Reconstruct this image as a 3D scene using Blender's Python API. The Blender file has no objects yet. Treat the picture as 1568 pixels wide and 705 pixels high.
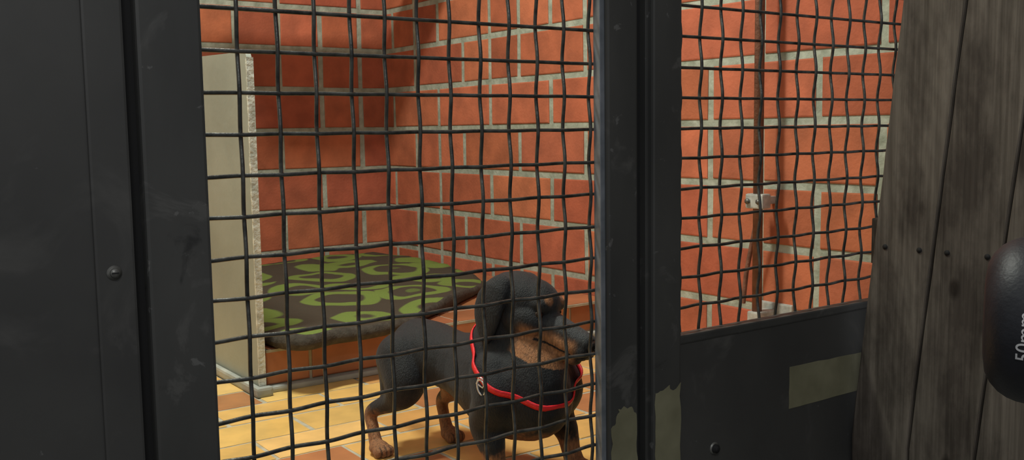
import bpy, bmesh, math, random
from mathutils import Vector, Matrix, noise
from mathutils.bvhtree import BVHTree
random.seed(7)
S=bpy.context.scene
COL=S.collection
S.view_settings.view_transform='Standard'

# ------------------------------------------------------------ helpers
def link(o,parent=None):
    COL.objects.link(o)
    if parent: o.parent=parent
    return o
def empty(name,loc=(0,0,0)):
    o=bpy.data.objects.new(name,None); o.location=(0,0,0); o.empty_display_size=.05
    return link(o)
def mat(name,c1,c2=None,rough=.6,metal=0.,scale=8.,stretch=(1,1,1),bump=0.,bscale=60.,lo=.35,hi=.65,attr=None,spec=.5,detail=6,scuff=None):
    m=bpy.data.materials.new(name); m.use_nodes=True
    nt=m.node_tree; N=nt.nodes; L=nt.links
    b=N['Principled BSDF']; b.inputs['Roughness'].default_value=rough; b.inputs['Metallic'].default_value=metal
    b.inputs['Specular IOR Level'].default_value=spec
    tc=N.new('ShaderNodeTexCoord'); mp=N.new('ShaderNodeMapping'); mp.inputs['Scale'].default_value=stretch
    L.new(tc.outputs['Object'],mp.inputs['Vector'])
    nz=N.new('ShaderNodeTexNoise'); nz.inputs['Scale'].default_value=scale; nz.inputs['Detail'].default_value=detail
    L.new(mp.outputs[0],nz.inputs['Vector'])
    cr=N.new('ShaderNodeValToRGB'); cr.color_ramp.elements[0].position=lo; cr.color_ramp.elements[1].position=hi
    c2=c2 or c1
    cr.color_ramp.elements[0].color=(*c1,1); cr.color_ramp.elements[1].color=(*c2,1)
    L.new(nz.outputs['Fac'],cr.inputs['Fac'])
    out=cr.outputs[0]
    if attr:
        at=N.new('ShaderNodeAttribute'); at.attribute_name=attr
        mx=N.new('ShaderNodeMix'); mx.data_type='RGBA'; mx.blend_type='MULTIPLY'; mx.inputs['Factor'].default_value=1
        L.new(at.outputs['Color'],mx.inputs[6]); L.new(out,mx.inputs[7]); out=mx.outputs[2]
    if scuff:
        for sc,th,w,col,dist in scuff:
            n3=N.new('ShaderNodeTexNoise'); n3.inputs['Scale'].default_value=sc; n3.inputs['Detail'].default_value=9; n3.inputs['Roughness'].default_value=.6; n3.inputs['Distortion'].default_value=dist
            L.new(tc.outputs['Object'],n3.inputs['Vector'])
            r3=N.new('ShaderNodeValToRGB'); r3.color_ramp.elements[0].position=th; r3.color_ramp.elements[1].position=th+w
            r3.color_ramp.elements[1].color=(.8,.8,.8,1)
            L.new(n3.outputs['Fac'],r3.inputs[0])
            m3=N.new('ShaderNodeMix'); m3.data_type='RGBA'; L.new(r3.outputs[0],m3.inputs['Factor']); L.new(out,m3.inputs[6]); m3.inputs[7].default_value=(*col,1); out=m3.outputs[2]
    L.new(out,b.inputs['Base Color'])
    if bump:
        n2=N.new('ShaderNodeTexNoise'); n2.inputs['Scale'].default_value=bscale; n2.inputs['Detail'].default_value=8
        L.new(mp.outputs[0],n2.inputs['Vector'])
        bp=N.new('ShaderNodeBump'); bp.inputs['Strength'].default_value=bump; bp.inputs['Distance'].default_value=.004
        L.new(n2.outputs['Fac'],bp.inputs['Height']); L.new(bp.outputs[0],b.inputs['Normal'])
    return m
def obj_bm(name,bm,mats,parent=None,smooth=False):
    bmesh.ops.recalc_face_normals(bm,faces=bm.faces)
    me=bpy.data.meshes.new(name); bm.to_mesh(me); bm.free()
    for m in (mats if isinstance(mats,(list,tuple)) else [mats]): me.materials.append(m)
    if smooth:
        for p in me.polygons: p.use_smooth=True
    return link(bpy.data.objects.new(name,me),parent)
def box(name,a,b,m,parent=None,bev=.002,seg=2):
    bm=bmesh.new(); bmesh.ops.create_cube(bm,size=1)
    for v in bm.verts:
        v.co=Vector([(a[i]+b[i])/2+v.co[i]*(b[i]-a[i]) for i in range(3)])
    if bev: bmesh.ops.bevel(bm,geom=bm.edges[:],offset=bev,segments=seg,affect='EDGES',profile=.6)
    return obj_bm(name,bm,m,parent)
def cyl(name,p,q,r,m,parent=None,seg=20,r2=None,bev=0):
    p=Vector(p);q=Vector(q);d=q-p
    bm=bmesh.new(); bmesh.ops.create_cone(bm,cap_ends=True,segments=seg,radius1=r,radius2=r if r2 is None else r2,depth=d.length)
    if bev:
        es=[e for e in bm.edges if abs(e.verts[0].co.z-e.verts[1].co.z)<1e-6]
        bmesh.ops.bevel(bm,geom=es,offset=bev,segments=2,affect='EDGES')
    M=Matrix.Translation((p+q)/2)@d.to_track_quat('Z','Y').to_matrix().to_4x4()
    bmesh.ops.transform(bm,matrix=M,verts=bm.verts)
    return obj_bm(name,bm,m,parent,smooth=True)
def tubes(name,paths,r,m,parent=None,res=3):
    cu=bpy.data.curves.new(name,'CURVE'); cu.dimensions='3D'; cu.bevel_depth=r; cu.bevel_resolution=res; cu.use_fill_caps=True
    for pts in paths:
        s=cu.splines.new('POLY'); s.points.add(len(pts)-1)
        for i,p in enumerate(pts): s.points[i].co=(*p,1)
    cu.materials.append(m)
    tmp=bpy.data.objects.new(name+'_t',cu); COL.objects.link(tmp)
    dg=bpy.context.evaluated_depsgraph_get(); me=bpy.data.meshes.new_from_object(tmp.evaluated_get(dg))
    bpy.data.objects.remove(tmp)
    for p in me.polygons: p.use_smooth=True
    me.name=name
    return link(bpy.data.objects.new(name,me),parent)

# ------------------------------------------------------------ materials
M_brick=mat('brick_red',(.78,.78,.78),(1.08,1.05,1.02),rough=.85,scale=14,bump=.3,bscale=120,attr='Col',spec=.2)
M_mortar=mat('mortar_grey',(.30,.33,.26),(.47,.50,.41),rough=.9,scale=30,bump=.6,bscale=90,spec=.2)
M_tile=mat('clay_tile',(.88,.88,.88),(1.1,1.08,1.05),rough=.32,scale=18,bump=.08,bscale=60,attr='Col')
M_grout=mat('grout',(.36,.34,.25),(.48,.45,.35),rough=.85,scale=40,bump=.3)
M_conc=mat('concrete_cove',(.30,.32,.29),(.44,.45,.40),rough=.85,scale=14,bump=.4,bscale=50)
M_plaster=mat('painted_partition',(.31,.34,.29),(.38,.41,.35),rough=.6,scale=5,bump=.15,bscale=40)
M_white=mat('chipped_edge',(.45,.48,.42),(.75,.78,.70),rough=.7,scale=60,bump=.6,bscale=120)
SC=[(9,.60,.06,(.105,.104,.098),1.2),(38,.66,.03,(.15,.15,.145),.4),(14,.66,.08,(.022,.022,.022),.6)]
M_steel=mat('dark_sheet_steel',(.048,.048,.046),(.078,.077,.072),rough=.55,metal=.2,scale=5,bump=.05,bscale=30,lo=.3,hi=.75,scuff=[(7,.58,.14,(.100,.098,.092),1.0),(60,.70,.03,(.14,.14,.135),0)])
M_steel2=mat('dark_tube_steel',(.044,.045,.043),(.080,.080,.075),rough=.5,metal=.25,scale=9,stretch=(1,1,.35),bump=.06,bscale=40,lo=.3,hi=.75,scuff=SC)
M_gal=mat('bare_edge_steel',(.16,.18,.20),(.26,.28,.31),rough=.4,metal=.4,scale=30)
M_dark=mat('gap_shade_black_parts',(.008,.008,.008),rough=.8)  # near-black: painted shade in the gaps, also plain black small parts
M_wire=mat('crimped_wire',(.040,.041,.038),(.10,.10,.09),rough=.36,metal=.55,scale=60,bump=.15,bscale=200)
M_tape=mat('worn_tape',(.16,.152,.090),(.22,.21,.13),rough=.7,scale=18,bump=.1)
M_rust=mat('rusty_rod',(.15,.070,.045),(.24,.11,.07),rough=.7,scale=50,bump=.4,bscale=150)
M_zinc=mat('zinc_clamp',(.36,.38,.35),(.60,.61,.56),rough=.5,metal=.2,scale=50,bump=.3)
M_screw=mat('screw_metal',(.12,.12,.11),(.22,.22,.20),rough=.4,metal=.5,scale=80)
M_ceil=mat('ceiling_paint',(.62,.64,.58),(.68,.70,.64),rough=.9,scale=4)
M_cfloor=mat('corridor_concrete',(.10,.10,.095),(.16,.16,.15),rough=.85,scale=6,bump=.3)

def wood_mat():
    m=bpy.data.materials.new('weathered_wood'); m.use_nodes=True
    nt=m.node_tree; N=nt.nodes; L=nt.links; b=N['Principled BSDF']; b.inputs['Roughness'].default_value=.8
    b.inputs['Specular IOR Level'].default_value=.25
    tc=N.new('ShaderNodeTexCoord'); oi=N.new('ShaderNodeAttribute'); oi.attribute_name='Off'
    add=N.new('ShaderNodeVectorMath'); add.operation='ADD'; L.new(tc.outputs['Object'],add.inputs[0]); L.new(oi.outputs['Vector'],add.inputs[1])
    mp=N.new('ShaderNodeMapping'); mp.inputs['Scale'].default_value=(60,60,1.8); L.new(add.outputs[0],mp.inputs[0])
    n1=N.new('ShaderNodeTexNoise'); n1.inputs['Scale'].default_value=1.8; n1.inputs['Detail'].default_value=12; n1.inputs['Roughness'].default_value=.65; n1.inputs['Distortion'].default_value=.5; L.new(mp.outputs[0],n1.inputs['Vector'])
    r1=N.new('ShaderNodeValToRGB'); e=r1.color_ramp.elements; e[0].position=.28; e[0].color=(.058,.048,.038,1); e[1].position=.74; e[1].color=(.175,.150,.125,1)
    L.new(n1.outputs['Fac'],r1.inputs[0])
    mp3=N.new('ShaderNodeMapping'); mp3.inputs['Scale'].default_value=(11,11,5); L.new(add.outputs[0],mp3.inputs[0])
    n2=N.new('ShaderNodeTexNoise'); n2.inputs['Scale'].default_value=1; n2.inputs['Detail'].default_value=9; n2.inputs['Roughness'].default_value=.62; L.new(mp3.outputs[0],n2.inputs['Vector'])
    r2=N.new('ShaderNodeValToRGB'); e=r2.color_ramp.elements; e[0].position=.36; e[0].color=(.48,.46,.45,1); e[1].position=.56; e[1].color=(1.1,1.1,1.08,1); L.new(n2.outputs['Fac'],r2.inputs[0])
    mx=N.new('ShaderNodeMix'); mx.data_type='RGBA'; mx.blend_type='MULTIPLY'; mx.inputs['Factor'].default_value=1
    L.new(r1.outputs[0],mx.inputs[6]); L.new(r2.outputs[0],mx.inputs[7])
    mp2=N.new('ShaderNodeMapping'); mp2.inputs['Scale'].default_value=(11,11,6); L.new(add.outputs[0],mp2.inputs[0])
    vo=N.new('ShaderNodeTexVoronoi'); vo.inputs['Scale'].default_value=1; L.new(mp2.outputs[0],vo.inputs['Vector'])
    r3=N.new('ShaderNodeValToRGB'); e=r3.color_ramp.elements; e[0].position=.06; e[0].color=(.35,.32,.3,1); e[1].position=.13; e[1].color=(1,1,1,1); L.new(vo.outputs['Distance'],r3.inputs[0])
    mx2=N.new('ShaderNodeMix'); mx2.data_type='RGBA'; mx2.blend_type='MULTIPLY'; mx2.inputs['Factor'].default_value=1
    L.new(mx.outputs[2],mx2.inputs[6]); L.new(r3.outputs[0],mx2.inputs[7]); L.new(mx2.outputs[2],b.inputs['Base Color'])
    bp=N.new('ShaderNodeBump'); bp.inputs['Strength'].default_value=.5; bp.inputs['Distance'].default_value=.002
    L.new(n1.outputs['Fac'],bp.inputs['Height']); L.new(bp.outputs[0],b.inputs['Normal'])
    return m
M_wood=wood_mat()

def blanket_mat():
    m=bpy.data.materials.new('blanket_fleece'); m.use_nodes=True
    nt=m.node_tree; N=nt.nodes; L=nt.links; b=N['Principled BSDF']; b.inputs['Roughness'].default_value=.95
    b.inputs['Specular IOR Level'].default_value=.1
    tc=N.new('ShaderNodeTexCoord'); nz=N.new('ShaderNodeTexNoise'); nz.inputs['Scale'].default_value=6
    L.new(tc.outputs['Object'],nz.inputs['Vector'])
    mix=N.new('ShaderNodeMix'); mix.data_type='RGBA'; mix.blend_type='LINEAR_LIGHT'; mix.inputs['Factor'].default_value=.02
    L.new(tc.outputs['Object'],mix.inputs[6]); L.new(nz.outputs['Color'],mix.inputs[7])
    mp=N.new('ShaderNodeMapping'); mp.inputs['Scale'].default_value=(5.0,5.0,0); L.new(mix.outputs[2],mp.inputs[0])
    vo=N.new('ShaderNodeTexVoronoi'); vo.inputs['Scale'].default_value=1; vo.inputs['Randomness'].default_value=.45; L.new(mp.outputs[0],vo.inputs['Vector'])
    r=N.new('ShaderNodeValToRGB'); r.color_ramp.interpolation='LINEAR'
    br=(.072,.058,.042,1); gr=(.165,.225,.055,1); gr2=(.115,.150,.045,1)
    e=r.color_ramp.elements; e[0].position=0; e[0].color=gr2; e[1].position=.10; e[1].color=gr2
    for p,c in ((.13,br),(.32,br),(.35,gr),(.50,gr),(.53,br),(1,br)):
        x=e.new(p); x.color=c
    L.new(vo.outputs['Distance'],r.inputs[0]); L.new(r.outputs[0],b.inputs['Base Color'])
    n2=N.new('ShaderNodeTexNoise'); n2.inputs['Scale'].default_value=260; L.new(tc.outputs['Object'],n2.inputs['Vector'])
    bp=N.new('ShaderNodeBump'); bp.inputs['Strength'].default_value=.6; bp.inputs['Distance'].default_value=.003
    L.new(n2.outputs['Fac'],bp.inputs['Height']); L.new(bp.outputs[0],b.inputs['Normal'])
    return m
M_blanket=blanket_mat()
M_blankside=mat('blanket_underside',(.040,.033,.024),(.07,.06,.045),rough=.95,scale=60,bump=.5,bscale=220)

# ------------------------------------------------------------ brick / tile panels
def panel(name,O,u,v,n,U,V,L,H,j,cols,mats,thick=.1,proud=.004,ch=.003,off0=0.,headers=.18,back=True,step=.5):
    """coursed masonry: every unit is real chamfered geometry standing proud of a mortar bed"""
    O=Vector(O);u=Vector(u);v=Vector(v);n=Vector(n)
    bm=bmesh.new(); cl=bm.loops.layers.float_color.new('Col')
    def P(a,b,c): return O+u*a+v*b+n*c
    if back:
        q=[bm.verts.new(P(a,b,c)) for c in (-thick,0) for a,b in ((0,0),(U,0),(U,V),(0,V))]
        for idx in ((0,1,2,3),(4,5,6,7),(0,1,5,4),(1,2,6,5),(2,3,7,6),(3,0,4,7)):
            f=bm.faces.new([q[i] for i in idx]); f.material_index=1
            for l in f.loops: l[cl]=(1,1,1,1)
    rows=int(math.ceil(V/H))
    for k in range(rows):
        z0=k*H+j/2; z1=min((k+1)*H-j/2,V)
        if z1-z0<.01: continue
        a=off0-L*2+(k%2)*L*step
        while a<U:
            segs=[(a,a+L)]
            if random.random()<headers: segs=[(a,a+L/2),(a+L/2,a+L)]
            for s0,s1 in segs:
                x0=max(s0+j/2,0); x1=min(s1-j/2,U)
                if x1-x0<.012: continue
                c=random.choice(cols); t=random.uniform(.9,1.08)
                c=(c[0]*t,c[1]*t*random.uniform(.93,1.07),c[2]*t,1)
                d=proud*random.uniform(.7,1.3)
                jx=[random.uniform(-.0012,.0012) for _ in range(8)]
                o=[(x0+jx[0],z0+jx[1]),(x1+jx[2],z0+jx[3]),(x1+jx[4],z1+jx[5]),(x0+jx[6],z1+jx[7])]
                i=[(o[0][0]+ch,o[0][1]+ch),(o[1][0]-ch,o[1][1]+ch),(o[2][0]-ch,o[2][1]-ch),(o[3][0]+ch,o[3][1]-ch)]
                ov=[bm.verts.new(P(p[0],p[1],-.0005)) for p in o]
                mv=[bm.verts.new(P(p[0],p[1],d*.6)) for p in o]
                iv=[bm.verts.new(P(p[0],p[1],d)) for p in i]
                fs=[bm.faces.new(iv)]
                for w in range(4):
                    fs.append(bm.faces.new((ov[w],ov[(w+1)%4],mv[(w+1)%4],mv[w])))
                    fs.append(bm.faces.new((mv[w],mv[(w+1)%4],iv[(w+1)%4],iv[w])))
                for f in fs:
                    for l in f.loops: l[cl]=c
            a+=L
    return obj_bm(name,bm,mats)

D=1.05; W=1.72; B=3.16; ZC=2.3; ZF=-.16
BR=[(.55,.168,.086),(.51,.150,.078),(.58,.180,.094),(.46,.134,.072),(.54,.168,.090)]
panel('wall_right',(W,B,0),(0,-1,0),(0,0,1),(-1,0,0),B-D-.014,ZC,.30,.138,.018,BR,[M_brick,M_mortar],off0=.065,proud=.003)
panel('wall_back',(-.35,B,0),(1,0,0),(0,0,1),(0,-1,0),W+.35,ZC,.30,.138,.018,BR,[M_brick,M_mortar],off0=.02,proud=.003)
box('wall_left',(-.45,D+.03,0),(-.35,B,ZC),M_ceil,bev=.002)
TL=[(.76,.47,.15),(.80,.52,.19),(.72,.40,.13),(.46,.19,.08),(.78,.49,.17),(.74,.43,.14),(.76,.46,.15),(.42,.17,.07)]
panel('floor',(-.35,D+.0135,0),(1,0,0),(0,1,0),(0,0,1),W+.35,B-D-.0135,.23,.115,.008,TL,[M_tile,M_grout],thick=.16,proud=.0015,ch=.001,off0=.04,headers=0)
box('floor_corridor',(-2.2,-2.0,ZF-.08),(2.6,D+.012,ZF),M_cfloor,bev=0)
box('ceiling',(-.45,D-.05,ZC),(W+.1,B+.1,ZC+.08),M_ceil,bev=.003)

# partition between left box and sleeping place
pt=empty('partition_wall')
bm=bmesh.new()
prof=[(1.93,0),(1.93,.685)]
for i in range(7):
    a=math.pi*(.5*i/6); prof.append((1.945-.015*math.cos(a),.685+.022*math.sin(a)))
prof+=[(B-.01,.745),(B-.01,0)]
vs=[[bm.verts.new((x,y,z)) for y,z in prof] for x in (.738,.749)]
bm.faces.new(vs[0]); bm.faces.new(list(reversed(vs[1])))
for i in range(len(prof)):
    k=(i+1)%len(prof); bm.faces.new((vs[0][i],vs[0][k],vs[1][k],vs[1][i]))
obj_bm('partition_panel',bm,M_plaster,pt)
bm=bmesh.new(); n=90; rows=[]
for i in range(n+1):
    z=.02+.675*i/n
    w=.003+.004*abs(noise.noise(Vector((0,0,z*30))))+.002*noise.noise(Vector((3,0,z*90)))
    rows.append([bm.verts.new((.7368,1.9285+w*1.6,z)),bm.verts.new((.7362,1.9265,z)),bm.verts.new((.7505,1.9265,z)),bm.verts.new((.7500,1.9285+w,z))])
for i in range(n):
    for k in range(3): bm.faces.new((rows[i][k],rows[i][k+1],rows[i+1][k+1],rows[i+1][k]))
obj_bm('partition_chipped_edge',bm,M_white,pt)
box('partition_base_cove',(.722,1.915,.001),(.736,B-.02,.022),M_conc,pt,bev=.006)
box('partition_foot',(.722,1.905,.001),(.758,1.924,.022),M_conc,pt,bev=.006)

# raised sleeping platform
pf=empty('tiled_sleeping_platform')
RT=[(.40,.150,.068),(.46,.18,.08),(.36,.13,.06)]
box('platform_core',(.76,1.955,.0),(W-.006,B-.006,.086),M_conc,pf,bev=0)
o=panel('platform_front_tiles',(.76,1.95,.012),(1,0,0),(0,0,1),(0,-1,0),W-.767,.078,.24,.078,.008,RT,[M_tile,M_grout],thick=.005,headers=0,off0=.1); o.parent=pf
o=panel('platform_top_tiles',(.76,1.945,.090),(1,0,0),(0,1,0),(0,0,1),W-.767,B-1.952,.24,.12,.008,RT,[M_tile,M_grout],thick=.006,proud=.0015,ch=.001,headers=0); o.parent=pf
box('platform_base_cove',(.76,1.928,.001),(W-.006,1.95,.014),M_conc,pf,bev=.005)

def blanket():
    outline=[(.775,1.93),(.90,1.885),(1.03,1.90),(1.16,1.985),(1.36,2.13),(1.55,2.30),(1.62,2.55),(1.655,2.80),(1.65,3.07),(1.2,3.10),(.80,3.10),(.775,2.6)]
    pts=[]; m=len(outline)
    for i in range(m):
        p0,p1,p2,p3=[Vector((*outline[(i+k-1)%m],0)) for k in range(4)]
        for s in range(8):
            t=s/8
            pts.append(.5*((2*p1)+(-p0+p2)*t+(2*p0-5*p1+4*p2-p3)*t*t+(-p0+3*p1-3*p2+p3)*t**3))
    for p in pts: p.x=max(p.x,.768)
    c=Vector((1.15,2.5,0)); bm=bmesh.new(); rings=[]
    def wz(p): return .013*noise.noise(Vector((p.x*5,p.y*5,1)))+.006*noise.noise(Vector((p.x*14,p.y*14,5)))
    base=.0935; T=.028
    levels=[(.985,base,0),(1.0,base+.006,0),(1.008,base+.013,1),(.998,base+.022,2),(.985,base+T-.001,2)]
    for s,z,k in levels:
        r=[]
        for p in pts:
            q=c+(p-c)*s; q.x=max(q.x,.764); r.append(bm.verts.new((q.x,q.y,z+(wz(q)*.5*k))))
        rings.append(r)
    for g in range(1,25):
        s=.985*(1-g/25); r=[]
        for p in pts:
            q=c+(p-c)*s; r.append(bm.verts.new((q.x,q.y,base+T+wz(q))))
        rings.append(r)
    n=len(pts)
    for a in range(len(rings)-1):
        for i in range(n):
            f=bm.faces.new((rings[a][i],rings[a][(i+1)%n],rings[a+1][(i+1)%n],rings[a+1][i]))
            f.material_index=0 if a>=4 else 1
    cv=bm.verts.new((c.x,c.y,base+T+wz(c)))
    for i in range(n): bm.faces.new((rings[-1][i],rings[-1][(i+1)%n],cv))
    f=bm.faces.new(rings[0]); f.material_index=1
    return obj_bm('dog_blanket',bm,[M_blanket,M_blankside],smooth=True)
blanket()

# ------------------------------------------------------------ wire mesh
PIT=.0457; ZR=.54
def wiremesh(name,x0,x1,xs,z0,z1,parent,y=D+.012):
    amp=.0031; r=.0025
    paths=[]
    nx=int((x1-x0)/PIT)+3
    k0=math.floor((x0-xs)/PIT)
    j0=math.ceil((z0-ZR)/PIT); j1=math.floor((z1-ZR)/PIT)
    for k in range(k0,k0+nx):
        X=xs+k*PIT
        if X<x0+.003 or X>x1-.003: continue
        jx=random.uniform(-.0006,.0006); ph=random.uniform(-.08,.08)
        pts=[]; n=int((z1-z0)/PIT*12)
        for i in range(n+1):
            z=z0+(z1-z0)*i/n; t=(z-ZR)/PIT
            pts.append((X+jx+.0008*math.cos(math.pi*t+k*math.pi+.3), y+amp*math.cos(math.pi*t+k*math.pi+ph), z))
        paths.append(pts)
    for j in range(j0,j1+1):
        Z=ZR+j*PIT; jz=random.uniform(-.0006,.0006); pts=[]; n=int((x1-x0)/PIT*10)
        for i in range(n+1):
            x=x0+(x1-x0)*i/n; t=(x-xs)/PIT
            pts.append((x,y-amp*.75*math.cos(math.pi*t+j*math.pi),Z+jz-.0003*math.cos(math.pi*t+j*math.pi)))
        paths.append(pts)
    return tubes(name,paths,r,M_wire,parent)

# ------------------------------------------------------------ door & frame
ZT=2.1
dr=empty('kennel_door')
box('stile_left',(.2825,D-.012,-.002),(.3498,D+.012,ZT),M_steel2,dr,.004)
box('stile_right',(.912,D-.012,-.002),(.969,D+.012,ZT),M_steel2,dr,.004)
box('mesh_clamp_bar',(.9035,D-.006,.02),(.9125,D+.008,ZT-.06),M_gal,dr,.001)
box('bottom_rail',(.3498,D-.012,.004),(.912,D+.012,.045),M_steel2,dr,.004)
box('top_rail',(.3498,D-.012,ZT-.06),(.912,D+.012,ZT),M_steel2,dr,.004)
wiremesh('wire_mesh',.3480,.908,.3963,.03,ZT-.05,dr)
def patch(name,pts,y,parent,m=M_tape,rough=.002,t=.0006):
    bm=bmesh.new(); q=[]
    for i in range(len(pts)):
        a=Vector(pts[i]); b=Vector(pts[(i+1)%len(pts)])
        for s in range(8):
            p=a.lerp(b,s/8); q.append((p.x+rough*noise.noise(Vector((p.x*120,p.y*120,2))),p.y+rough*noise.noise(Vector((p.x*120,p.y*120,7)))))
    f=bm.faces.new([bm.verts.new((x,y,z)) for x,z in q])
    g=bmesh.ops.extrude_face_region(bm,geom=[f])
    for v in g['geom']:
        if isinstance(v,bmesh.types.BMVert): v.co.y-=t
    return obj_bm(name,bm,m,parent)
patch('worn_tape_patch',[(.916,.02),(.964,.02),(.966,.120),(.958,.136),(.930,.138),(.917,.11)],D-.0121,dr,rough=.006)

fr=empty('kennel_side_panel')
box('post_left',(.995,D-.016,ZF),(1.0535,D+.012,ZT),M_steel2,fr,.004)
box('gap_shade_strip',(.968,D+.006,ZF),(.996,D+.012,ZT),M_dark,fr,.001)  # near-black strip, the shade of the door gap put into its colour
box('post_lip',(.9895,D-.006,ZF),(.996,D+.011,ZT),M_steel2,fr,.001)
box('lower_sheet',(1.0535,D-.008,ZF),(1.70,D+.008,.222),M_steel,fr,.002)
box('sheet_top_angle',(1.0535,D-.010,.214),(1.70,D+.012,.228),M_steel2,fr,.003)
box('post_right',(1.665,D-.010,ZF),(1.712,D+.012,ZT),M_steel2,fr,.004)
box('top_rail',(1.0535,D-.012,ZT-.05),(1.665,D+.012,ZT),M_steel2,fr,.004)
wiremesh('wire_mesh',1.050,1.668,1.0765,.22,ZT-.04,fr)
patch('worn_tape_patch',[(.999,.0),(1.052,.0),(1.051,.158),(1.042,.150),(1.026,.154),(.999,.150)],D-.0161,fr,rough=.006)
patch('tape_label',[(1.316,.068),(1.518,.068),(1.522,.136),(1.316,.140)],D-.0081,fr,rough=.0015)
cyl('bolt_head',(1.135,D-.016,.037),(1.135,D+.0,.037),.007,M_dark,fr,16,bev=.002)
cyl('bolt_washer',(1.135,D-.0095,.037),(1.135,D-.006,.037),.010,M_screw,fr,20)
box('trim_2',(.2725,D-.012,ZF),(.988,D+.013,-.004),M_steel,None,.001)

lp=empty('steel_wall_panel')
box('sheet',(-.60,D-.004,ZF),(.240,D+.012,ZT),M_steel,lp,.002)
box('folded_edge',(.232,D-.0075,ZF),(.2716,D+.012,ZT),M_steel,lp,.003)
box('seam_shade_strip',(.2705,D+.004,ZF),(.2835,D+.011,ZT),M_dark,lp,.001)  # shade in the seam painted as a near-black strip
cyl('screw_washer',(.25,D-.0095,.402),(.25,D-.006,.402),.0075,M_screw,lp,24,bev=.001)
cyl('screw_head',(.25,D-.0125,.402),(.25,D-.009,.402),.0045,M_screw,lp,20,r2=.005)
box('screw_slot',(.2465,D-.0132,.4014),(.2535,D-.0123,.4026),M_dark,lp,0)
box('trim_1',(-.6,D-.02,ZT),(1.72,D+.03,ZC),M_steel,None,.003)

# ------------------------------------------------------------ rod with clamps on right wall
rd=empty('drop_bolt_rod')
RX,RY=1.662,1.405
cyl('rod',(RX,RY,.12),(RX,RY,2.05),.0105,M_rust,rd,16)
for z,nm in ((.382,'clamp'),(1.55,'clamp_upper')):
    box(nm+'_band',(RX-.014,RY-.024,z-.016),(RX+.014,RY+.024,z+.016),M_zinc,rd,.004)
    box(nm+'_arm',(RX+.010,RY-.008,z-.008),(W-.001,RY+.008,z+.008),M_zinc,rd,.002)
    for dy in (-.015,.015):
        cyl(nm+'_bolt',(RX-.020,RY+dy,z),(RX-.012,RY+dy,z),.006,M_screw,rd,6)
box('guide_plate',(W-.010,RY-.055,.098),(W-.001,RY+.05,.156),M_zinc,rd,.004)
box('guide_eye',(RX-.014,RY-.016,.112),(W-.008,RY+.016,.142),M_zinc,rd,.004)
cyl('guide_bolt',(W-.016,RY-.038,.128),(W-.009,RY-.038,.128),.007,M_dark,rd,6)
cyl('guide_bolt_b',(W-.016,RY+.034,.128),(W-.009,RY+.034,.128),.007,M_dark,rd,6)
tubes('pull_cable',[[(RX+.012,RY+.006,.37),(RX+.016,RY+.026,.30),(RX+.018,RY+.046,.22),(RX+.02,RY+.056,.15)]],.0052,M_rust,rd)

# added board, unseen above the view, to throw the soft shadow into the corner
sh=empty('shadow_blocker')
box('blocker_board',(.90,2.55,1.20),(W-.006,2.78,1.222),M_wood,sh,.003)
for yy in (2.58,2.72):
    box('blocker_arm',(1.25,yy,1.185),(W-.006,yy+.015,1.20),M_steel,sh,.002)
    box('blocker_leg',(W-.02,yy,1.06),(W-.005,yy+.015,1.20),M_steel,sh,.002)

# ------------------------------------------------------------ plank fence (right, leaning a little)
fc=empty('plank_fence')
lean=.108; FX=1.48
y=.976
for i in range(9):
    w=.107+.004*math.sin(i*2.1)
    y1=y; y0=y-w; y=y0-.0045
    bm=bmesh.new(); nz=44; rings=[]
    off=(i*3.7+1.1,i*1.3,i*5.1+2.3)
    for k in range(nz+1):
        z=ZF+(2.1-ZF)*k/nz; sh_=-(max(z,.0)-.54)*lean
        e0=.0012*noise.noise(Vector((i,z*12,0))); e1=.0012*noise.noise(Vector((i+30,z*12,0)))
        a=y0+sh_+e0; b=y1+sh_+e1; c=.002; dx=.001*noise.noise(Vector((i+9,z*4,0)))+.0015*math.sin(i*3)
        pr=[(FX+dx+c*.8,a),(FX+dx,a+c),(FX+dx,b-c),(FX+dx+c*.8,b),(FX+dx+.022,b),(FX+dx+.022,a)]
        rings.append([bm.verts.new((px,py,z)) for px,py in pr])
    for k in range(nz):
        for q in range(6): bm.faces.new((rings[k][q],rings[k][(q+1)%6],rings[k+1][(q+1)%6],rings[k+1][q]))
    bm.faces.new(rings[0]); bm.faces.new(rings[-1])
    o=obj_bm('plank_%d'%(i+1),bm,M_wood,fc)
    at=o.data.attributes.new('Off','FLOAT_VECTOR','POINT')
    for q in range(len(o.data.vertices)): at.data[q].vector=off
    for zz in (.335,1.5):
        for yy in (y0+.022,y1-.022):
            yy2=yy-(zz-.54)*lean
            cyl('nail',(FX-.0015,yy2,zz),(FX+.004,yy2,zz),.0045,M_dark,fc,12)
box('fence_rail_low',(FX+.024,.05,.30),(FX+.06,1.02,.38),M_wood,fc,.003)
box('fence_rail_high',(FX+.024,-.10,1.46),(FX+.06,.90,1.54),M_wood,fc,.003)

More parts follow.
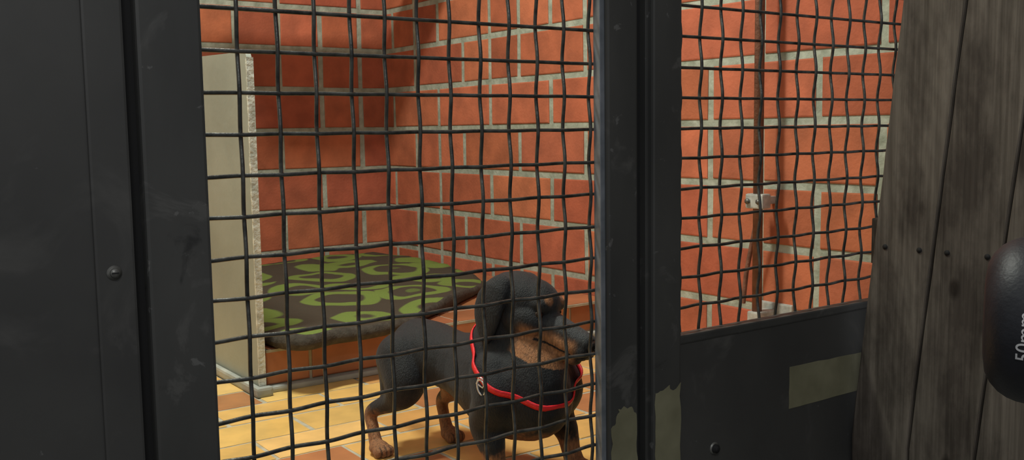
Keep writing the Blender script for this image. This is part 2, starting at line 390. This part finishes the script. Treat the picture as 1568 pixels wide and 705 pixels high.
# ------------------------------------------------------------ DOG
bmD=bmesh.new()
def ell(c,r,rot=None,sub=3):
    M=Matrix.Translation(c)
    if rot is not None: M=M@rot.to_4x4()
    M=M@Matrix.Diagonal((*( (r,r,r) if isinstance(r,(int,float)) else r),1))
    bmesh.ops.create_icosphere(bmD,subdivisions=sub,radius=1,matrix=M)
def limb(pts,n=8):
    P=[Vector(p) for p in pts]; P=[P[0]*2-P[1]]+P+[P[-1]*2-P[-2]]
    for i in range(1,len(P)-2):
        a,b,c,d=P[i-1:i+3]
        for s in range(n+(1 if i==len(P)-3 else 0)):
            t=s/n; q=.5*((2*b)+(c-a)*t+(2*a-5*b+4*c-d)*t*t+(3*b-a-3*c+d)*t**3)
            ell(q.xyz,max(q.w,.004),sub=3 if q.w>.02 else 2)
HC=Vector((.896,1.212,.270)); K=1.06
hf=Vector((.034,-.098,-.034)).normalized()
hs=hf.cross(Vector((0,0,1))).normalized()
hs=(Matrix.Rotation(math.radians(-5),3,hf)@hs)
hu=hs.cross(hf).normalized()
HR=Matrix((hf,hs,hu)).transposed()
def HL(f,s,u): return HC+(hf*f+hs*s+hu*u)*K
def hell(c,r,rot=None,sub=3): ell(HL(*c),tuple(x*K for x in r),rot or HR,sub)
# flatter, wedge-shaped skull
hell((-.010,0,.003),(.055,.045,.043))
hell((.012,0,.012),(.040,.034,.033))
hell((-.040,0,.008),(.024,.026,.028))
for s in (-1,1):
    hell((.032,s*.019,.017),(.017,.015,.014))
    hell((.014,s*.026,-.014),(.036,.021,.026))
for i in range(22):
    t=i/21; f=.030+.082*t
    hell((f,0,-.007-.005*t),(.014,.024-.007*t,.020-.004*t))
    for s in (-1,1): hell((f,s*(.010-.003*t),-.021-.002*t),(.013,.0150-.003*t,.0155-.002*t))
hell((.115,0,-.015),(.012,.0145,.0130))
for i in range(16):
    t=i/15; hell((.0+.098*t,0,-.031-.009*t),(.014,.026-.013*t,.014-.005*t))
for s in (-1,1):
    pts=[(-.028,.037,.024,.018,.012),(-.030,.045,.014,.022,.010),(-.030,.050,.000,.025,.0080),(-.028,.053,-.016,.025,.0070),(-.025,.054,-.030,.022,.0064),(-.021,.054,-.042,.017,.0058),(-.018,.054,-.051,.011,.0052)]
    for k in range(len(pts)-1):
        for q in range(4):
            t=q/4; a=[pts[k][m]*(1-t)+pts[k+1][m]*t for m in range(5)]
            hell((a[0],s*a[1],a[2]),(a[3],a[4],.014))
limb([(*HL(-.020,0,-.004),.044),(.886,1.238,.226,.050),(.883,1.248,.196,.061),(.882,1.235,.160,.073)])
limb([(*HL(-.006,0,-.030),.032),(.887,1.194,.200,.042),(.886,1.180,.160,.054),(.885,1.180,.128,.060)])
RXs=[.073,.084,.079,.066,.054,.049,.053,.057,.052]; RZt=[.074,.083,.080,.070,.059,.051,.050,.052,.049]
for i in range(31):
    t=i/30; c=Vector((.886,1.182,.138)).lerp(Vector((.842,1.452,.172)),t)
    j=min(7,int(t*8)); fr_=t*8-j
    rx=RXs[j]*(1-fr_)+RXs[j+1]*fr_; rz=RZt[j]*(1-fr_)+RZt[j+1]*fr_
    ell(c,(rx,.042,rz),sub=3)
FEET=[]
for sx,fx in ((-1,.815),(1,.958)):
    shx=.886+sx*.054
    limb([(shx,1.215,.170,.036),(shx+sx*.009,1.195,.135,.036),(shx+sx*.012,1.212,.098,.029),(fx,1.192,.062,.0195),(fx,1.182,.036,.0160),(fx,1.174,.020,.0165)])
    FEET.append((fx,1.160,.0215))
for a,b,c_,d_ in (((.802,1.440,.160,.045),(.788,1.410,.120,.034),(.778,1.430,.092,.020),(.760,1.475,.066,.0125)),
                  ((.882,1.450,.160,.045),(.892,1.415,.120,.034),(.896,1.430,.092,.020),(.897,1.468,.064,.0125))):
    limb([a,b,c_,d_,(d_[0]-.004,d_[1]-.010,.040,.0108),(d_[0]-.006,d_[1]-.022,.019,.0120)])
    limb([(a[0],a[1]+.022,a[2]-.005,.035),(b[0],b[1]+.033,b[2]+.004,.026),(c_[0],c_[1]+.016,c_[2],.015)])
    FEET.append((d_[0]-.007,d_[1]-.036,.0170))
for fx,fy,w in FEET:
    ell((fx,fy,.0130),(w,w*1.20,.0128))
    for k in (-1.5,-.5,.5,1.5):
        ell((fx+k*w*.50,fy-w*1.15+abs(k)*.003,.0100),(w*.29,w*.62,.0100),sub=3)
limb([(.843,1.487,.185,.016),(.848,1.522,.175,.012),(.856,1.557,.150,.009),(.866,1.582,.118,.005)])
me=bpy.data.meshes.new('dogbase'); bmD.to_mesh(me); bmD.free()
tmp=bpy.data.objects.new('dogbase',me); COL.objects.link(tmp)
rm=tmp.modifiers.new('r','REMESH'); rm.mode='VOXEL'; rm.voxel_size=.0022; rm.adaptivity=0
sm=tmp.modifiers.new('s','SMOOTH'); sm.factor=.6; sm.iterations=8
dg=bpy.context.evaluated_depsgraph_get()
dme=bpy.data.meshes.new_from_object(tmp.evaluated_get(dg)); bpy.data.objects.remove(tmp)
for p in dme.polygons: p.use_smooth=True
ca=dme.color_attributes.new('Col','FLOAT_COLOR','POINT')
BLK=Vector((.0095,.0100,.0110)); TAN=Vector((.28,.125,.050)); GRY=Vector((.036,.039,.041)); INK=Vector((.003,.003,.003))
def sstep(a,b,x):
    t=max(0,min(1,(x-a)/(b-a))); return t*t*(3-2*t)
for v in dme.vertices:
    co=v.co; nz=noise.noise(co*90)*.5+noise.noise(co*260)*.3; c=BLK.copy()
    l=(co-HC)/K; f,s,u=l.dot(hf),l.dot(hs),l.dot(hu)
    w=0; head=l.length<.165 and f>-.02 and u>-.058
    if head:
        w=max(w,sstep(-.008,-.022,u+nz*.006-max(0,f-.06)*.05)*sstep(.016,.034,f+nz*.006)*(1-sstep(.098,.112,f))*.95)
        for sg in (-1,1):
            d=math.sqrt((f-.044)**2+(s-sg*.018)**2+(u-.028)**2); w=max(w,sstep(.0105,.0065,d+nz*.002)*.85)
        c=c.lerp(GRY,sstep(.03,.06,f)*sstep(-.018,-.004,u)*.9)
    if co.y<1.30:
        w=max(w,sstep(.066,.048,co.z+nz*.02)*.85)
        if abs(co.x-.884)<.045 and co.y<1.2: w=max(w,sstep(.094,.076,co.z+nz*.02)*.75)
    else:
        w=max(w,sstep(.080,.056,co.z+nz*.02)*.85)
        if .862<co.x<.91 and co.y<1.45: w=max(w,sstep(.130,.104,co.z+nz*.02)*.8)
    c=c.lerp(TAN,w)
    if head and .045<f<.113 and abs(u+.0295+.04*(f-.045))<.0016 and abs(s)>.004: c=INK.copy()
    for fx,fy,fw in FEET:
        if co.z<.022 and abs(co.x-fx)<fw*1.2 and co.y<fy-fw*.9 and co.y>fy-fw*2.2:
            for k in (-1,0,1):
                if abs(co.x-(fx+k*fw*.5))<.0012: c=c.lerp(INK,.7)
    ca.data[v.index].color=(*c,1)
M_fur=mat('dog_short_coat',(.65,.65,.65),(1.5,1.45,1.4),rough=.58,scale=330,stretch=(1,1,.3),bump=.5,bscale=700,attr='Col',spec=.30,lo=.3,hi=.7)
nb=M_fur.node_tree.nodes['Principled BSDF']; nb.inputs['Sheen Weight'].default_value=.10; nb.inputs['Sheen Roughness'].default_value=.5; nb.inputs['Sheen Tint'].default_value=(.7,.78,.85,1)
dme.materials.append(M_fur); dme.name='coat'
dog=empty('dog'); coat=link(bpy.data.objects.new('body',dme),dog)
M_eye=mat('dog_eye',(.012,.006,.004),(.03,.014,.008),rough=.05,scale=200); M_nose=mat('dog_nose',(.006,.006,.006),(.014,.013,.013),rough=.3,scale=150,bump=.3,bscale=500)
def eobj(name,c,r,m,rot=HR):
    bm=bmesh.new(); bmesh.ops.create_icosphere(bm,subdivisions=4,radius=1,matrix=Matrix.Translation(c)@rot.to_4x4()@Matrix.Diagonal((*r,1)))
    return obj_bm(name,bm,m,dog,True)
bv=BVHTree.FromPolygons([v.co for v in dme.vertices],[tuple(p.vertices) for p in dme.polygons])
for s,nm in ((-1,'eye_left'),(1,'eye_right')):
    o0=HL(.12,s*.060,.010); tgt=HL(.034,s*.024,.004)
    hit=bv.ray_cast(o0,(tgt-o0).normalized())
    c=(hit[0] if hit[0] else tgt)-(hit[1] if hit[0] else Vector())*.0028
    eobj(nm,c,(.0075,.0075,.0070),M_eye)
eobj('nose',HL(.1225,0,-.0115),(.0092,.0135,.0102),M_nose)
for s in (-1,1): eobj('nostril',HL(.1298,s*.0060,-.0120),(.003,.0026,.0028),M_dark)
M_col=mat('red_nylon_collar',(.70,.012,.018),(.85,.025,.035),rough=.45,scale=80,bump=.3,bscale=400)
kc=Vector((.886,1.220,.190)); axis=Vector((.0,-.60,1)).normalized()
e1=axis.cross(Vector((0,1,0))).normalized(); e2=axis.cross(e1).normalized()
ring=[]; NN=96
for i in range(NN):
    a=2*math.pi*i/NN; d=e1*math.cos(a)+e2*math.sin(a); rm_=.04
    for hh in (-.005,0,.005):
        o=kc+axis*hh; last=None
        for _ in range(6):
            h=bv.ray_cast(o,d,.14)
            if not h[0]: break
            last=h[0]; o=h[0]+d*.0005
            if h[1].dot(d)>0: break
        if last: rm_=max(rm_,(last-kc).length)
    ring.append(min(rm_,.115))
for _ in range(5): ring=[max(ring[i],(ring[i-1]+2*ring[i]+ring[(i+1)%NN])/4) for i in range(NN)]
bm=bmesh.new(); rr=[]
for i in range(NN):
    a=2*math.pi*i/NN; d=e1*math.cos(a)+e2*math.sin(a); r=ring[i]-.0005
    rr.append([bm.verts.new(kc+d*(r+t)+axis*h) for t,h in ((0,-.0048),(.0022,-.0048),(.0028,0),(.0022,.0048),(0,.0048))])
for i in range(NN):
    k=(i+1)%NN
    for q in range(5): bm.faces.new((rr[i][q],rr[i][(q+1)%5],rr[k][(q+1)%5],rr[k][q]))
obj_bm('collar',bm,M_col,dog,True)
best=max(range(NN),key=lambda i:(e1*math.cos(2*math.pi*i/NN)+e2*math.sin(2*math.pi*i/NN)).dot(Vector((-.93,-.36,-.1))))
a=2*math.pi*best/NN; d=e1*math.cos(a)+e2*math.sin(a); pr=kc+d*(ring[best]+.004)
tn=axis.cross(d).normalized()
M_chr=mat('collar_ring_metal',(.6,.6,.62),(.8,.8,.8),rough=.25,metal=.7,scale=30)
tubes('collar_ring',[[pr-Vector((0,0,.008))+tn*.0075*math.cos(t)+Vector((0,0,1))*.011*math.sin(t) for t in [2*math.pi*k/24 for k in range(25)]]],.0015,M_chr,dog)
tubes('collar_buckle',[[pr+tn*.006*sx_+axis*.007*sz for sx_,sz in ((-1,-1),(1,-1),(1,1),(-1,1),(-1,-1))]],.0013,M_chr,dog)

# ------------------------------------------------------------ photo camera on tripod, right foreground
pc=empty('photo_camera')
M_blk=mat('black_plastic',(.013,.014,.018),(.019,.021,.026),rough=.5,scale=60,bump=.1,bscale=400,spec=.4)
M_txt=mat('white_print',(.6,.6,.6),rough=.5)
ax=Vector((.445,-.896,0)).normalized()
tip=Vector((.588,.318,.421)); toward=Vector((-.896,-.445,0)).normalized(); upv=Vector((0,0,1))
prof=[(0,.0),(.0003,.026),(.0015,.034),(.0045,.0400),(.009,.0450),(.014,.0482),(.019,.0500),(.026,.0512),(.036,.0518),(.041,.0520),(.042,.0510),(.044,.0510),(.045,.0520),(.060,.0520),(.061,.049),(.085,.048),(.086,.042),(.100,.042)]
bm=bmesh.new(); seg=64; rg=[]
for t,r in prof[1:]:
    rg.append([bm.verts.new(tip+ax*t+(toward*math.cos(2*math.pi*k/seg)+upv*math.sin(2*math.pi*k/seg))*r) for k in range(seg)])
bm.faces.new(rg[0]); bm.faces.new(rg[-1])
for i in range(len(rg)-1):
    for k in range(seg): bm.faces.new((rg[i][k],rg[i][(k+1)%seg],rg[i+1][(k+1)%seg],rg[i+1][k]))
obj_bm('lens_barrel',bm,M_blk,pc,True)
tc=bpy.data.curves.new('t','FONT'); tc.body='50mm'; tc.size=.0115; tc.extrude=.0002; tc.align_x='CENTER'
to=bpy.data.objects.new('t',tc); COL.objects.link(to); dg=bpy.context.evaluated_depsgraph_get()
tm=bpy.data.meshes.new_from_object(to.evaluated_get(dg)); bpy.data.objects.remove(to)
def prad(t):
    for (t0,r0),(t1,r1) in zip(prof,prof[1:]):
        if t0<=t<=t1: return r0+(r1-r0)*(t-t0)/(t1-t0)
    return prof[-1][1]
for v in tm.vertices:
    tt=.0262-v.co.y; an=v.co.x/.0505-.03; r=prad(tt)+v.co.z+.0005
    v.co=tip+ax*tt+(toward*math.cos(an)+upv*math.sin(an))*r
tm.materials.append(M_txt); link(bpy.data.objects.new('lens_print',tm),pc)
def obox(name,t0,t1,w,z0,z1,bev,s=0):
    bm=bmesh.new(); bmesh.ops.create_cube(bm,size=1)
    for v in bm.verts: v.co=tip+ax*((t0+t1)/2+v.co.x*(t1-t0))+toward*(s+v.co.y*w)+upv*((z0+z1)/2+v.co.z*(z1-z0))
    bmesh.ops.bevel(bm,geom=bm.edges[:],offset=bev,segments=3,affect='EDGES')
    return obj_bm(name,bm,M_blk,pc)
obox('body',.098,.150,.14,-.050,.045,.008); obox('viewfinder_hump',.092,.150,.055,.040,.070,.010); obox('grip',.080,.105,.028,-.048,.03,.006,-.058)
base=tip+ax*.124
cyl('tripod_head',base+upv*-.075,base+upv*-.048,.02,M_blk,pc); cyl('tripod_column',base+upv*-.20,base+upv*-.07,.012,M_blk,pc)
for k in range(3):
    an=math.radians(-10+k*120); e=Vector((base.x+math.cos(an)*.17,base.y+math.sin(an)*.17,ZF+.006)); cyl('tripod_leg',base+upv*-.13,e,.010,M_blk,pc,r2=.007)

# ------------------------------------------------------------ lamps
def lamp(name,loc,size,energy,col,rot=(0,0,0)):
    e=empty(name); x,y,z=loc
    box('housing',(x-size[0]/2-.03,y-size[1]/2-.02,z+.012),(x+size[0]/2+.03,y+size[1]/2+.02,z+.05),M_ceil,e,.004)
    ld=bpy.data.lights.new(name+'_light','AREA'); ld.shape='RECTANGLE'; ld.size=size[0]; ld.size_y=size[1]; ld.energy=energy; ld.color=col
    lo=bpy.data.objects.new(name+'_light',ld); lo.location=(x,y,z); lo.rotation_euler=rot; link(lo,e)
    return lo
lamp('ceiling_lamp',(.45,1.72,2.245),(.50,.16),44,(.97,1,.90))
lamp('corridor_lamp',(-.5,-.9,2.3),(1.2,.5),31,(.97,.98,1.0),(math.radians(35),math.radians(-10),0))
w=bpy.data.worlds.new('World'); S.world=w; w.use_nodes=True
bg=w.node_tree.nodes['Background']; bg.inputs[0].default_value=(.97,.98,1,1); bg.inputs[1].default_value=.27

# ------------------------------------------------------------ camera
cd=bpy.data.cameras.new('camera'); cd.sensor_width=36; cd.lens=36*1507/1568; cd.clip_start=.02
cam=bpy.data.objects.new('camera',cd); link(cam)
yaw=math.radians(35.7); p=math.radians(5.76); rl=math.radians(.83)
fw=Vector((math.sin(yaw)*math.cos(p),math.cos(yaw)*math.cos(p),-math.sin(p)))
rt=fw.cross(Vector((0,0,1))).normalized(); up=rt.cross(fw)
r2=rt*math.cos(rl)-up*math.sin(rl); u2=up*math.cos(rl)+rt*math.sin(rl)
Mx=Matrix((r2,u2,-fw)).transposed().to_4x4(); Mx.translation=Vector((0,0,.54)); cam.matrix_world=Mx
S.camera=cam
